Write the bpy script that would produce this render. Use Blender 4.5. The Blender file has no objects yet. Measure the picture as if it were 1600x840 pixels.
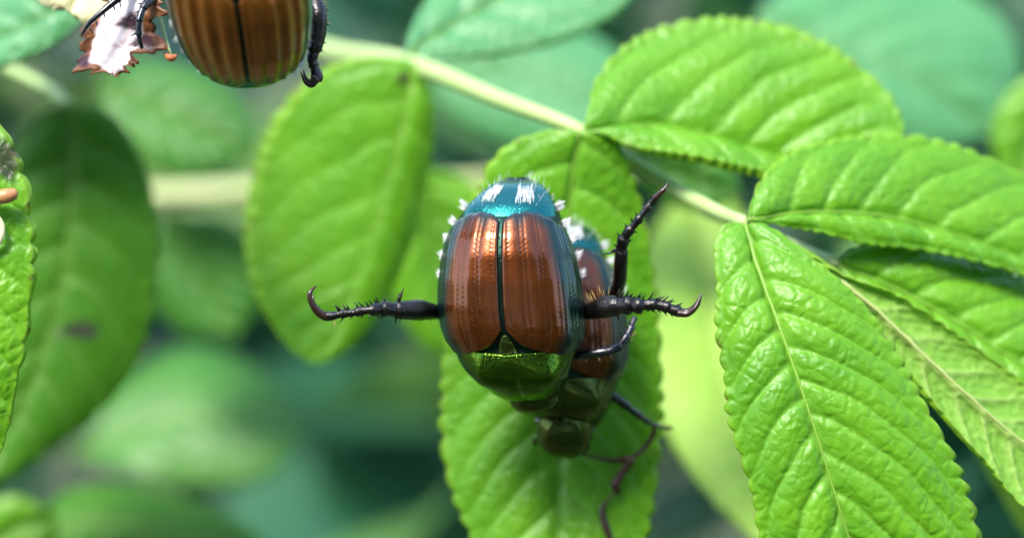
import bpy, math, random
import numpy as np
from mathutils import Matrix, Vector
# Units: 1 Blender unit = 1 cm (a macro scene: beetles about 1 cm long).
sc = bpy.context.scene
sc.unit_settings.system = 'METRIC'; sc.unit_settings.scale_length = 0.01
col = sc.collection
rng = np.random.default_rng(7)
random.seed(7)
# ------------------------------------------------------------------ camera
PPC = 363.6            # photo pixels per cm in the plane of focus
DIST = 12.5            # camera to plane of focus, cm
PITCH = math.radians(24)
FOCUS = np.array([0.0, 0.0, 60.0])
RT = np.array([1.0, 0.0, 0.0])
FW = np.array([0.0, math.cos(PITCH), -math.sin(PITCH)])
UP = np.array([0.0, math.sin(PITCH), math.cos(PITCH)])
cam_d = bpy.data.cameras.new('camera'); cam = bpy.data.objects.new('camera', cam_d); col.objects.link(cam)
m = Matrix(((RT[0], UP[0], -FW[0], 0), (RT[1], UP[1], -FW[1], 0), (RT[2], UP[2], -FW[2], 0), (0, 0, 0, 1)))
cam.matrix_world = Matrix.Translation(Vector(FOCUS - FW * DIST)) @ m
cam_d.sensor_width = 36.0; cam_d.lens = 36.0 * DIST / (1600 / PPC)
cam_d.clip_start = 0.5; cam_d.clip_end = 20000
cam_d.dof.use_dof = True; cam_d.dof.focus_distance = DIST + 0.06
APERTURE = 0.50        # entrance pupil diameter, cm
cam_d.dof.aperture_fstop = cam_d.lens * 1e-3 / APERTURE
sc.camera = cam
# ------------------------------------------------------------------ sky and sun
SUN_EL, SUN_AZ = math.radians(66), math.radians(-132)    # azimuth from +Y towards +X
w = bpy.data.worlds.new('World'); sc.world = w; w.use_nodes = True
nt = w.node_tree; bg = nt.nodes['Background']
sky = nt.nodes.new('ShaderNodeTexSky'); sky.sky_type = 'NISHITA'; sky.sun_disc = False
sky.sun_elevation = SUN_EL; sky.sun_rotation = SUN_AZ
sky.air_density = 1.0; sky.dust_density = 2.0; sky.ozone_density = 1.0
nt.links.new(sky.outputs[0], bg.inputs[0]); bg.inputs[1].default_value = 0.13
sun_d = bpy.data.lights.new('sun', 'SUN'); sun_d.energy = 1.5; sun_d.angle = math.radians(16)
sun_d.color = (1.0, 0.95, 0.86)
sun = bpy.data.objects.new('sun', sun_d); col.objects.link(sun)
sdir = Vector((math.cos(SUN_EL) * math.sin(SUN_AZ), math.cos(SUN_EL) * math.cos(SUN_AZ), math.sin(SUN_EL)))
sun.rotation_euler = sdir.to_track_quat('Z', 'Y').to_euler(); sun.location = (0, 0, 200)
sc.view_settings.view_transform = 'Standard'; sc.view_settings.look = 'None'
sc.view_settings.gamma = 1.0; sc.view_settings.exposure = 2.38
sc.render.engine = 'CYCLES'
sc.cycles.use_denoising = True
sc.cycles.max_bounces = 10; sc.cycles.transmission_bounces = 8; sc.cycles.diffuse_bounces = 4
sc.cycles.sample_clamp_indirect = 4.0

# ------------------------------------------------------------------ helpers
def V(px, py, d):
    """Photo pixel at depth d (cm beyond the plane of focus) -> world point."""
    k = (DIST + d) / DIST / PPC
    return FOCUS + RT * ((px - 800) * k) + UP * ((420 - py) * k) + FW * d

def VV(pts):
    return np.array([V(*p) for p in pts])

def spline(P, n, power=0.5):
    """Catmull-Rom through P, resampled evenly by arc length to n points."""
    P = np.asarray(P, float)
    if len(P) == 2:
        P = np.array([P[0], P[0] * .67 + P[1] * .33, P[0] * .33 + P[1] * .67, P[1]])
    Q = np.vstack([2 * P[0] - P[1], P, 2 * P[-1] - P[-2]])
    out = []
    for i in range(1, len(Q) - 2):
        p0, p1, p2, p3 = Q[i - 1], Q[i], Q[i + 1], Q[i + 2]
        t = np.linspace(0, 1, 24, endpoint=False)[:, None]
        out.append(0.5 * (2 * p1 + (p2 - p0) * t + (2 * p0 - 5 * p1 + 4 * p2 - p3) * t ** 2 + (3 * p1 - p0 - 3 * p2 + p3) * t ** 3))
    out = np.vstack(out + [Q[-2][None]])
    s = np.r_[0, np.cumsum(np.linalg.norm(np.diff(out, axis=0), axis=1))]
    q = np.linspace(0, s[-1], n)
    return np.stack([np.interp(q, s, out[:, k]) for k in range(out.shape[1])], 1)

def interp_rows(P, n):
    """Radii etc. given per control point -> n samples (by control index)."""
    P = np.asarray(P, float)
    return np.interp(np.linspace(0, 1, n), np.linspace(0, 1, len(P)), P)

def mesh_obj(name, verts, faces, mats, parent=None, attrs=None, mat_idx=None, smooth=True):
    me = bpy.data.meshes.new(name)
    verts = np.asarray(verts, np.float64)
    base = Vector((0, 0, 0))
    faces = np.asarray(faces) if not isinstance(faces, list) else faces
    if isinstance(faces, np.ndarray):
        nf, k = faces.shape
        me.vertices.add(len(verts)); me.vertices.foreach_set('co', verts.astype(np.float32).ravel())
        me.loops.add(nf * k); me.loops.foreach_set('vertex_index', faces.astype(np.int32).ravel())
        me.polygons.add(nf); me.polygons.foreach_set('loop_start', np.arange(0, nf * k, k, dtype=np.int32))
        me.update(calc_edges=True)
    else:
        me.from_pydata([tuple(v) for v in verts], [], [tuple(f) for f in faces])
    me.validate()
    for mt in (mats if isinstance(mats, (list, tuple)) else [mats]): me.materials.append(mt)
    if mat_idx is not None and len(me.polygons) == len(mat_idx): me.polygons.foreach_set('material_index', np.asarray(mat_idx, np.int32))
    if smooth: me.polygons.foreach_set('use_smooth', np.ones(len(me.polygons), bool))
    for k, a in (attrs or {}).items():
        at = me.attributes.new(k, 'FLOAT', 'POINT'); at.data.foreach_set('value', np.asarray(a, np.float32).ravel())
    me.update()
    o = bpy.data.objects.new(name, me); col.objects.link(o)
    if parent is not None:
        o.parent = parent
        top = parent
        o.matrix_parent_inverse = WORLD[parent.name].inverted()
    WORLD[o.name] = Matrix.Identity(4)
    return o

WORLD = {}
def tag(o, label, cat, group=None, kind=None):
    o['label'] = label; o['category'] = cat
    if group: o['group'] = group
    if kind: o['kind'] = kind
    return o

def thing(name, loc, label, cat, group=None):
    o = bpy.data.objects.new(name, None); col.objects.link(o)
    o.location = Vector(loc); o.empty_display_size = 0.2
    WORLD[o.name] = Matrix.Translation(Vector(loc))
    return tag(o, label, cat, group)

def grid_faces(nu, nv, off=0, flip=False):
    i, j = np.meshgrid(np.arange(nu - 1), np.arange(nv - 1), indexing='ij')
    a = (i * nv + j).ravel() + off
    f = np.stack([a, a + 1, a + nv + 1, a + nv], 1)
    return f[:, ::-1] if flip else f

def worley(x, y, scale, seed=0):
    """F1, F2 distances of jittered-grid cell noise (cells about `scale` wide)."""
    x = x / scale; y = y / scale
    ix, iy = np.floor(x).astype(int), np.floor(y).astype(int)
    f1 = np.full(x.shape, 9.0); f2 = np.full(x.shape, 9.0)
    def h(a, b, k):
        v = np.sin(a * 127.1 + b * 311.7 + k * 74.7 + seed * 13.3) * 43758.5453
        return v - np.floor(v)
    for dx in (-1, 0, 1):
        for dy in (-1, 0, 1):
            cx, cy = ix + dx, iy + dy
            px = cx + 0.15 + 0.7 * h(cx, cy, 1); py = cy + 0.15 + 0.7 * h(cx, cy, 2)
            d = np.hypot(px - x, py - y)
            f2 = np.where(d < f1, f1, np.minimum(f2, d)); f1 = np.minimum(f1, d)
    return f1, f2

def vnoise(x, seed=0):
    i = np.floor(x); f = x - i; f = f * f * (3 - 2 * f)
    h = lambda a: (np.sin(a * 91.7 + seed * 17.13) * 43758.5453) % 1.0
    return h(i) * (1 - f) + h(i + 1) * f

def sstep(a, b, x):
    t = np.clip((x - a) / (b - a), 0, 1); return t * t * (3 - 2 * t)

def tube_arrays(P, R, sides=10, flat=1.0):
    P = np.asarray(P, float); n = len(P)
    R = np.asarray(R, float)
    T = np.gradient(P, axis=0); T /= np.linalg.norm(T, axis=1)[:, None] + 1e-12
    ref = np.array([0, 0, 1.0]) if abs(T[0, 2]) < .9 else np.array([1.0, 0, 0])
    N = np.cross(T[0], ref); N /= np.linalg.norm(N)
    Ns = []
    for i in range(n):
        N = N - T[i] * N.dot(T[i]); N /= np.linalg.norm(N) + 1e-12; Ns.append(N.copy())
    Ns = np.array(Ns); B = np.cross(T, Ns)
    a = np.linspace(0, 2 * np.pi, sides, endpoint=False)
    ring = P[:, None] + R[:, None, None] * (np.cos(a)[None, :, None] * Ns[:, None] + flat * np.sin(a)[None, :, None] * B[:, None])
    verts = ring.reshape(-1, 3)
    faces = []
    for i in range(n - 1):
        for j in range(sides):
            k = (j + 1) % sides
            faces.append((i * sides + j, i * sides + k, (i + 1) * sides + k, (i + 1) * sides + j))
    v0 = len(verts)
    verts = np.vstack([verts, P[0] - T[0] * R[0] * .6, P[-1] + T[-1] * R[-1] * .6])
    for j in range(sides):
        k = (j + 1) % sides
        faces.append((v0, k, j)); faces.append((v0 + 1, (n - 1) * sides + j, (n - 1) * sides + k))
    return verts, faces

def cone_arrays(p, d, length, r, sides=5, bend=None):
    """A thin tapering hair or spine from p along d."""
    d = np.asarray(d, float); d = d / np.linalg.norm(d)
    mid = p + d * length * .5 + (0 if bend is None else np.asarray(bend) * length * .12)
    P = np.array([p, mid, p + d * length])
    return tube_arrays(P, np.array([r, r * .75, r * .12]), sides)

class Mesh:
    def __init__(s): s.v = []; s.f = []; s.n = 0
    def add(s, vf):
        v, f = vf
        s.v.append(np.asarray(v)); s.f += [tuple(i + s.n for i in q) for q in f]; s.n += len(v)
    def build(s, name, mat, parent=None): 
        o = mesh_obj(name, np.vstack(s.v), s.f, mat, parent)
        if name in ('hair_tuft', 'hair_fringe', 'bristle'): o['kind'] = 'stuff'
        return o

# ------------------------------------------------------------------ materials
def new_mat(name):
    mt = bpy.data.materials.new(name); mt.use_nodes = True
    nt = mt.node_tree
    return mt, nt, nt.nodes['Principled BSDF'], nt.nodes['Material Output']

def node(nt, t, **kw):
    n = nt.nodes.new(t)
    for k, v in kw.items(): setattr(n, k, v)
    return n

def mixc(nt, fac, a, b):
    n = node(nt, 'ShaderNodeMix', data_type='RGBA')
    for i, v in ((0, fac), (6, a), (7, b)):
        if isinstance(v, (int, float)): n.inputs[i].default_value = v
        elif isinstance(v, tuple): n.inputs[i].default_value = v + (1,) if len(v) == 3 else v
        else: nt.links.new(v, n.inputs[i])
    return n.outputs[2]

def mathn(nt, op, a, b=None):
    n = node(nt, 'ShaderNodeMath', operation=op)
    for i, v in enumerate((a, b)):
        if v is None: continue
        if isinstance(v, (int, float)): n.inputs[i].default_value = v
        else: nt.links.new(v, n.inputs[i])
    return n.outputs[0]

def attr(nt, name):
    return node(nt, 'ShaderNodeAttribute', attribute_name=name).outputs['Fac']

def noise(nt, scale, detail=3, rough=.55):
    tc = node(nt, 'ShaderNodeTexCoord'); n = node(nt, 'ShaderNodeTexNoise')
    n.inputs['Scale'].default_value = scale; n.inputs['Detail'].default_value = detail; n.inputs['Roughness'].default_value = rough
    nt.links.new(tc.outputs['Object'], n.inputs['Vector']); return n.outputs['Fac']

def leaf_mat(name, base, light, veinc, edgec, trans=0.35, rough=.36, spec=.5, tcol=None, bump=.32, spots=0.0):
    mt, nt, bs, out = new_mat(name)
    n1m = node(nt, 'ShaderNodeMapRange'); n1m.inputs[1].default_value = .3; n1m.inputs[2].default_value = .7; nt.links.new(noise(nt, 3.2, 5), n1m.inputs[0]); n1 = n1m.outputs[0]; n2 = noise(nt, 22, 3)
    c = mixc(nt, mathn(nt, 'MULTIPLY', n1, 1.0), base, light)
    c = mixc(nt, mathn(nt, 'MULTIPLY', n2, .35), c, tuple(x * .62 for x in base))
    c = mixc(nt, mathn(nt, 'MULTIPLY', attr(nt, 'vein'), .7), c, veinc)
    c = mixc(nt, mathn(nt, 'MULTIPLY', attr(nt, 'edge'), .75), c, edgec)
    c = mixc(nt, mathn(nt, 'MULTIPLY', attr(nt, 'blotch'), .88), c, mixc(nt, n2, (.012, .008, .022), (.05, .02, .03)))
    if spots:
        n3 = noise(nt, 13, 2)
        f = node(nt, 'ShaderNodeMapRange'); f.inputs[1].default_value = .62; f.inputs[2].default_value = .66
        nt.links.new(n3, f.inputs[0])
        c = mixc(nt, mathn(nt, 'MULTIPLY', f.outputs[0], mathn(nt, 'MULTIPLY', mathn(nt, 'POWER', attr(nt, 'edge'), .5), spots)), c, (.12, .05, .02))
    nt.links.new(c, bs.inputs['Base Color'])
    bs.inputs['Roughness'].default_value = rough; bs.inputs['Specular IOR Level'].default_value = spec
    rr = node(nt, 'ShaderNodeMapRange'); rr.inputs[3].default_value = rough * .75; rr.inputs[4].default_value = rough * 1.35
    nt.links.new(n2, rr.inputs[0]); nt.links.new(rr.outputs[0], bs.inputs['Roughness'])
    b = node(nt, 'ShaderNodeBump'); b.inputs['Strength'].default_value = bump; b.inputs['Distance'].default_value = .01
    tcn = node(nt, 'ShaderNodeTexCoord'); vo = node(nt, 'ShaderNodeTexVoronoi', feature='DISTANCE_TO_EDGE'); vo.inputs['Scale'].default_value = 15
    nz = node(nt, 'ShaderNodeTexNoise'); nz.inputs['Scale'].default_value = 9; nt.links.new(tcn.outputs['Object'], nz.inputs['Vector'])
    va = node(nt, 'ShaderNodeVectorMath', operation='MULTIPLY_ADD'); nt.links.new(nz.outputs['Color'], va.inputs[0]); va.inputs[1].default_value = (.06, .06, .06)
    nt.links.new(tcn.outputs['Object'], va.inputs[2]); nt.links.new(va.outputs[0], vo.inputs['Vector'])
    mr = node(nt, 'ShaderNodeMapRange', interpolation_type='SMOOTHSTEP'); mr.inputs[2].default_value = .32; nt.links.new(vo.outputs['Distance'], mr.inputs[0])
    nt.links.new(mathn(nt, 'ADD', mathn(nt, 'MULTIPLY', noise(nt, 60, 2), .35), mr.outputs[0]), b.inputs['Height']); nt.links.new(b.outputs[0], bs.inputs['Normal'])
    tr = node(nt, 'ShaderNodeBsdfTranslucent')
    tc = mixc(nt, .6, c, tcol or (light[0] * 1.7, light[1] * 1.35, light[2] * .6))
    nt.links.new(tc, tr.inputs[0])
    ms = node(nt, 'ShaderNodeMixShader'); ms.inputs[0].default_value = trans
    nt.links.new(bs.outputs[0], ms.inputs[1]); nt.links.new(tr.outputs[0], ms.inputs[2])
    nt.links.new(ms.outputs[0], out.inputs['Surface'])
    return mt

LEAF = leaf_mat('young_rose_leaf', (.090, .300, .008), (.172, .43, .014), (.18, .43, .04), (.30, .50, .03), trans=.44, rough=.40, spec=.48, spots=1.0)
LEAF_UNDER = leaf_mat('young_rose_leaf_underside', (.17, .40, .04), (.22, .45, .06), (.36, .50, .14), (.30, .47, .05), trans=.42, rough=.55, spec=.3)
SHADED = leaf_mat('shaded_rose_leaf', (.034, .15, .003), (.056, .20, .006), (.09, .22, .03), (.10, .24, .02), trans=.30, rough=.5, spec=.3)  # darker copy of the leaf green, shade put into the colour
SHADED_UNDER = leaf_mat('shaded_rose_leaf_underside', (.10, .24, .05), (.13, .28, .07), (.25, .34, .14), (.10, .24, .03), rough=.6, spec=.3)
MID = leaf_mat('green_rose_leaf', (.03, .155, .012), (.055, .215, .018), (.12, .28, .06), (.12, .30, .04), trans=.32, rough=.42)
SKY_TINTED = leaf_mat('sky_tinted_rose_leaf', (.065, .25, .085), (.10, .33, .125), (.12, .30, .14), (.12, .32, .08), trans=.30, rough=.38, tcol=(.12, .38, .08))  # blue sky reflection put into the leaf base colour
SKY_TINTED_UNDER = leaf_mat('sky_tinted_rose_leaf_underside', (.12, .30, .16), (.17, .36, .2), (.25, .38, .22), (.14, .32, .10), trans=.3, rough=.55, spec=.3, tcol=(.12, .38, .08))
SUNNY = leaf_mat('backlit_yellow_green_leaf', (.30, .52, .06), (.38, .60, .09), (.40, .55, .12), (.36, .55, .06), trans=.5, rough=.42)  # backlight put into a brighter yellow-green leaf colour

def plain(name, c, rough=.5, metal=0., spec=.5, c2=None, nscale=6., bump=0., bscale=40., coat=0., trans=0.):
    mt, nt, bs, out = new_mat(name)
    if c2 is not None:
        nt.links.new(mixc(nt, noise(nt, nscale, 4), c, c2), bs.inputs['Base Color'])
    else: bs.inputs['Base Color'].default_value = c + (1,)
    bs.inputs['Roughness'].default_value = rough; bs.inputs['Metallic'].default_value = metal
    bs.inputs['Specular IOR Level'].default_value = spec; bs.inputs['Coat Weight'].default_value = coat
    bs.inputs['Coat Roughness'].default_value = .12
    if bump:
        b = node(nt, 'ShaderNodeBump'); b.inputs['Strength'].default_value = bump; b.inputs['Distance'].default_value = .01
        nt.links.new(noise(nt, bscale, 3), b.inputs['Height']); nt.links.new(b.outputs[0], bs.inputs['Normal'])
    if trans:
        tr = node(nt, 'ShaderNodeBsdfTranslucent'); tr.inputs[0].default_value = c + (1,)
        ms = node(nt, 'ShaderNodeMixShader'); ms.inputs[0].default_value = trans
        nt.links.new(bs.outputs[0], ms.inputs[1]); nt.links.new(tr.outputs[0], ms.inputs[2]); nt.links.new(ms.outputs[0], out.inputs['Surface'])
    return mt

RACHIS = plain('pale_leaf_stalk', (.29, .44, .14), .45, c2=(.38, .49, .20), bump=.3, trans=.15)
MIDRIB = plain('leaf_midrib', (.15, .36, .03), .45, c2=(.24, .42, .06), trans=.25)
MIDRIB_PALE = plain('leaf_midrib_underside', (.34, .44, .13), .5, c2=(.38, .42, .16), trans=.2)
CANE = plain('rose_cane_bark', (.36, .38, .18), .6, c2=(.26, .34, .12), nscale=2, bump=.4)
CANE_DARK = plain('old_cane_bark', (.11, .08, .055), .7, c2=(.17, .13, .09), nscale=2, bump=.5)

def puncture(nt, scale, strength, dist=.006):
    tc = node(nt, 'ShaderNodeTexCoord'); vo = node(nt, 'ShaderNodeTexVoronoi'); vo.inputs['Scale'].default_value = scale
    nt.links.new(tc.outputs['Object'], vo.inputs['Vector'])
    mr = node(nt, 'ShaderNodeMapRange'); mr.inputs[1].default_value = .12; mr.inputs[2].default_value = .38
    nt.links.new(vo.outputs['Distance'], mr.inputs[0])
    b = node(nt, 'ShaderNodeBump'); b.inputs['Strength'].default_value = strength; b.inputs['Distance'].default_value = dist
    nt.links.new(mr.outputs[0], b.inputs['Height'])
    return b.outputs[0]

def elytra_mat(c1=(.062, .012, .0011), c2=(.185, .045, .0035), nm='copper_wing_case'):
    mt, nt, bs, out = new_mat(nm)
    n1 = noise(nt, 9, 4)
    c = mixc(nt, n1, c1, c2)
    c = mixc(nt, mathn(nt, 'MULTIPLY', attr(nt, 'groove'), .4), c, (.018, .006, .002))
    g = mixc(nt, noise(nt, 14, 2), (.002, .012, .009), (.008, .045, .038))
    c = mixc(nt, attr(nt, 'rim'), c, g)
    nt.links.new(c, bs.inputs['Base Color'])
    bs.inputs['Metallic'].default_value = .8; bs.inputs['Roughness'].default_value = .33
    bs.inputs['Coat Weight'].default_value = .6; bs.inputs['Coat Roughness'].default_value = .15; bs.inputs['Coat IOR'].default_value = 1.5
    nt.links.new(puncture(nt, 62, .10), bs.inputs['Normal'])
    return mt

def metal_mat(name, c1, c2, rough, pscale, pstr, nscale=4):
    mt, nt, bs, out = new_mat(name)
    nt.links.new(mixc(nt, noise(nt, nscale, 3), c1, c2), bs.inputs['Base Color'])
    bs.inputs['Metallic'].default_value = .92; bs.inputs['Roughness'].default_value = rough
    nt.links.new(puncture(nt, pscale, pstr), bs.inputs['Normal'])
    return mt

ELYTRA = elytra_mat()
ELYTRA_BRIGHTENED = elytra_mat((.20, .050, .006), (.42, .14, .018), 'brightened_copper_wing_case')  # brightened copy of the copper, makes up for dark reflections
GREEN = metal_mat('metallic_green_pronotum', (.004, .040, .006), (.080, .150, .008), .15, 105, .3, 7)  # bright and dark noise patches stand in for highlights
TEAL = metal_mat('metallic_teal_rear_plate', (.008, .11, .11), (.02, .18, .16), .26, 75, .3)
BODY = metal_mat('dark_green_bronze_body', (.006, .022, .013), (.012, .035, .028), .30, 50, .3)
HEADM = metal_mat('metallic_dark_green_head', (.022, .05, .010), (.10, .11, .024), .18, 90, .4)
LEG = plain('black_bronze_leg', (.0018, .0014, .0018), .30, metal=.0, spec=.38, c2=(.005, .003, .003), nscale=12, bump=.5, bscale=70, coat=.12)
LEG_BLUE = plain('bronze_blue_leg', (.006, .006, .010), .26, metal=.5, c2=(.014, .018, .028), nscale=10, bump=.4, bscale=50, coat=.5)
CLAW = plain('reddish_brown_claw', (.010, .004, .0025), .28, metal=.0, spec=.4, c2=(.028, .010, .005), nscale=14, coat=.2)
BROWN_LEG = plain('thin_brown_leg', (.06, .02, .008), .4, c2=(.02, .008, .005), nscale=9)
HAIR = plain('white_hair', (.70, .71, .73), .45, spec=.5)
GOLD_HAIR = plain('golden_bristle', (.38, .27, .10), .4)
EYE = plain('glossy_black_eye', (.008, .006, .005), .12, coat=.8)

# ------------------------------------------------------------------ ground
def ground():
    n = 60
    g = np.sinh(np.linspace(-1, 1, n) * 5.5) / np.sinh(5.5) * 9000
    X, Y = np.meshgrid(g, g, indexing='ij')
    Z = .8 * np.sin(X * .11) * np.cos(Y * .13) * np.exp(-(np.hypot(X, Y) / 400) ** 2)
    mt = plain('garden_soil', (.055, .042, .028), .9, c2=(.05, .085, .03), nscale=.02, bump=.6, bscale=.7)
    o = mesh_obj('ground', np.stack([X, Y, Z], -1).reshape(-1, 3), grid_faces(n, n, flip=True), mt)
    o['kind'] = 'structure'; o['label'] = 'dark garden soil under the rose bush'
ground()

# ------------------------------------------------------------------ leaves
def blade(name, mid, left, right, parent, top=LEAF, under=LEAF_UNDER, nu=120, nv=70, arch=.02, teeth=24, tooth=.022,
          vein_gap=.17, quilt=.007, rug=.004, cell=.06, curl=.02, thick=.012, flip=False, seed=0, midrib=True, groove=.007,
          jag=0., ripple=.0, ribmat=None, ribr=.0055, raised=False, edge_w=.05, puff=.008, blotch=()):
    """A leaf blade lofted between its two margins and its midrib, with sunken veins, quilted cells and a toothed rolled margin."""
    M = spline(VV(mid), nu); L = spline(VV(left), nu); R = spline(VV(right), nu)
    # blend the ends so margins close on the midrib
    s = np.linspace(-1, 1, nv); s = np.sign(s) * np.abs(s) ** .92
    t = np.linspace(0, 1, nu)
    S, T = np.meshgrid(s, t)
    A = np.abs(S)
    E = np.where((S < 0)[..., None], L[:, None], R[:, None])
    P = M[:, None] * (1 - A)[..., None] + E * A[..., None]
    def normals(P):
        du = np.gradient(P, axis=0); dv = np.gradient(P, axis=1)
        N = np.cross(du, dv); N /= np.linalg.norm(N, axis=2)[..., None] + 1e-12
        view = FOCUS - FW * DIST - P
        if np.mean((N * view).sum(2)) < 0: N = -N
        return -N if flip else N
    N = normals(P)
    # smooth the normal so that folded halves still arch
    W = np.linalg.norm(E - M[:, None], axis=2)                       # half width, cm
    Lm = np.r_[0, np.cumsum(np.linalg.norm(np.diff(M, axis=0), axis=1))]
    length = Lm[-1]
    U = T * length; Vv = A * W
    envelope = np.sqrt(np.clip(4 * T * (1 - T), 0, 1))
    P = P + N * (arch * 4 * A * (1 - A) * envelope)[..., None]
    if ripple: P = P + N * (ripple * np.sin(T * 17 + seed + S) * A ** 2 * envelope)[..., None]
    N = normals(P)
    side = (S > 0) * .5
    ph = (U - .62 * Vv - .28 * Vv ** 2 / np.maximum(W, .05)) / vein_gap + side + .15 * np.sin(U * 5 + seed) + .16 * (vnoise(U * 6 + Vv * 3, seed + 4) - .5) + .14 * (vnoise(Vv * 9 - U * 4, seed + 5) - .5)
    dist = np.abs(ph - np.round(ph))                                  # 0 on a vein .. .5 between
    dcm = dist * vein_gap
    g_lat = np.exp(-(dcm / (.012 + .012 * (1 - A))) ** 2)
    g_mid = np.exp(-(Vv / .022) ** 2)
    f1, f2 = worley(U * 1.0 - .3 * Vv + 10 + .03 * np.sin(Vv * 31), Vv + .03 * np.sin(U * 27) + side * 14, cell, seed)
    g_net = np.exp(-((f2 - f1) / .16) ** 2)
    soft = sstep(0, .12, A) * (1 - .8 * sstep(.72, .92, A))
    g_lat = g_lat * (1 - .75 * sstep(.6, .95, A))
    h = quilt * np.sin(np.pi * dist) ** 1.3 * soft * (.6 + .8 * vnoise(ph * 1.0 + 3 * A, seed + 2)) - groove * g_lat * (1 - .3 * A) - 1.4 * groove * g_mid + rug * (.55 - f1) * soft - rug * .35 * g_net * soft
    if raised: h = -h * .8
    # margin
    tn = teeth * T + .35 * np.sin(T * 9 + seed) + .25 * np.sin(T * 31 + seed * 2) + side * 1.3
    k = 1 - np.abs(2 * (tn - np.floor(tn)) - 1.0) ** 2.0
    em = sstep(.86, 1.0, A) * envelope
    amp = .35 + 1.1 * vnoise(tn * .61 + np.sign(S) * 3, seed)
    out_dir = (E - M[:, None]); out_dir /= np.linalg.norm(out_dir, axis=2)[..., None] + 1e-9
    P2 = P + out_dir * ((tooth * (k - .6) * amp * em)[..., None])
    if jag:
        jn = (vnoise(T * 23 + np.sign(S) * 5, seed) - .5) + .6 * (vnoise(T * 61 + np.sign(S) * 9, seed + 1) - .5)
        P2 = P2 + out_dir * (jag * jn * sstep(.5, 1, A))[..., None]
    h = h + puff * sstep(.80, .93, A) * (.35 + .65 * k) * envelope - curl * sstep(.90, 1.0, A) ** 2 * envelope
    P2 = P2 + N * h[..., None]
    N2 = normals(P2)
    N2 = N * .7 + N2 * .3
    vein = np.clip(.9 * g_lat * (1 - .5 * A) + g_mid + .35 * g_net * (1 if raised else .3), 0, 1)
    edge = sstep(1 - edge_w / .35, 1.0, A) * .9
    B = P2 - N2 * (thick * (1 - .6 * sstep(.9, 1, A)))[..., None]
    nvt = nu * nv
    verts = np.vstack([P2.reshape(-1, 3), B.reshape(-1, 3)])
    ftop = grid_faces(nu, nv); fbot = grid_faces(nu, nv, nvt, True)
    i = np.arange(nu - 1)
    lft = np.stack([i * nv, i * nv + nv, i * nv + nv + nvt, i * nv + nvt], 1)
    rgt = np.stack([i * nv + nv - 1, i * nv + nv - 1 + nvt, i * nv + 2 * nv - 1 + nvt, i * nv + 2 * nv - 1], 1)
    faces = np.vstack([ftop, fbot, lft, rgt])
    idx = np.r_[np.zeros(len(ftop)), np.ones(len(fbot)), np.zeros(len(lft) + len(rgt))]
    at = {'vein': np.r_[vein.ravel(), vein.ravel()], 'edge': np.r_[edge.ravel(), edge.ravel()]}
    if blotch:
        bl = np.zeros(len(verts))
        for (bx, by, bd, rx, ry) in blotch:
            q = verts - V(bx, by, bd); qx = q @ RT * PPC / rx; qy = q @ UP * PPC / ry
            wob = .35 * np.sin(np.arctan2(qy, qx) * 3 + 1) + .2 * np.sin(np.arctan2(qy, qx) * 7)
            bl = np.maximum(bl, 1 - sstep(.55, 1.1, np.hypot(qx, qy) * (1 + wob * .5)))
        at['blotch'] = bl
    o = mesh_obj(name, verts, faces, [top, under], parent, at, idx)
    if midrib:
        c = nv // 2
        st = max(1, nu // 40)
        path = (P2[::st, c] + N[::st, c] * (.004 if not raised else .006))
        if nv % 2 == 0: path = (P2[::st, c] + P2[::st, c - 1]) / 2 + N[::st, c] * .004
        mb = Mesh(); mb.add(tube_arrays(path, ribr * (1.15 - .85 * np.linspace(0, 1, len(path))), 6))
        mb.build('midrib', ribmat or MIDRIB, o)
    return o

def stalk(name, pts, radii, mat, parent, n=40, sides=12):
    P = spline(VV(pts), n); R = interp_rows(radii, n)
    mb = Mesh(); mb.add(tube_arrays(P, R, sides))
    return mb.build(name, mat, parent)

HI = dict(nu=300, nv=150)
# the leaf carrying the beetles: one rachis with seven leaflets
A = thing('compound_leaf', V(520, 75, 2.1), 'bright green compound rose leaf with seven leaflets carrying the two mating beetles', 'leaf')
stalk('rachis', [(380, 40, 3.6), (520, 80, 2.6), (640, 100, 1.75), (780, 155, 1.2), (905, 204, .86), (1030, 282, 1.0), (1120, 330, .75), (1165, 348, .45)],
      [.052, .052, .052, .052, .044, .036, .034, .032], RACHIS, A, 60, 14)
blade('leaflet', [(905, 206, .8), (893, 300, .84), (884, 420, .88), (878, 560, .88), (874, 700, .84), (872, 820, .80), (866, 920, .74), (862, 1000, .7)],
      [(905, 206, .8), (862, 201, .82), (795, 222, .86), (752, 270, .9), (715, 370, .96), (692, 480, 1.0), (683, 580, 1.0), (682, 680, .98), (696, 760, .94), (735, 850, .9), (790, 940, .8), (862, 1000, .7)],
      [(905, 206, .8), (940, 206, .8), (975, 230, .84), (1000, 290, .9), (1020, 370, .94), (1032, 460, .96), (1040, 550, .96), (1042, 640, .94), (1036, 720, .9), (1026, 800, .86), (1005, 880, .8), (950, 960, .74), (862, 1000, .7)],
      A, arch=.05, teeth=24, tooth=.024, seed=1, curl=.045, puff=.010, quilt=.007, rug=.003, **HI)
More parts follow.
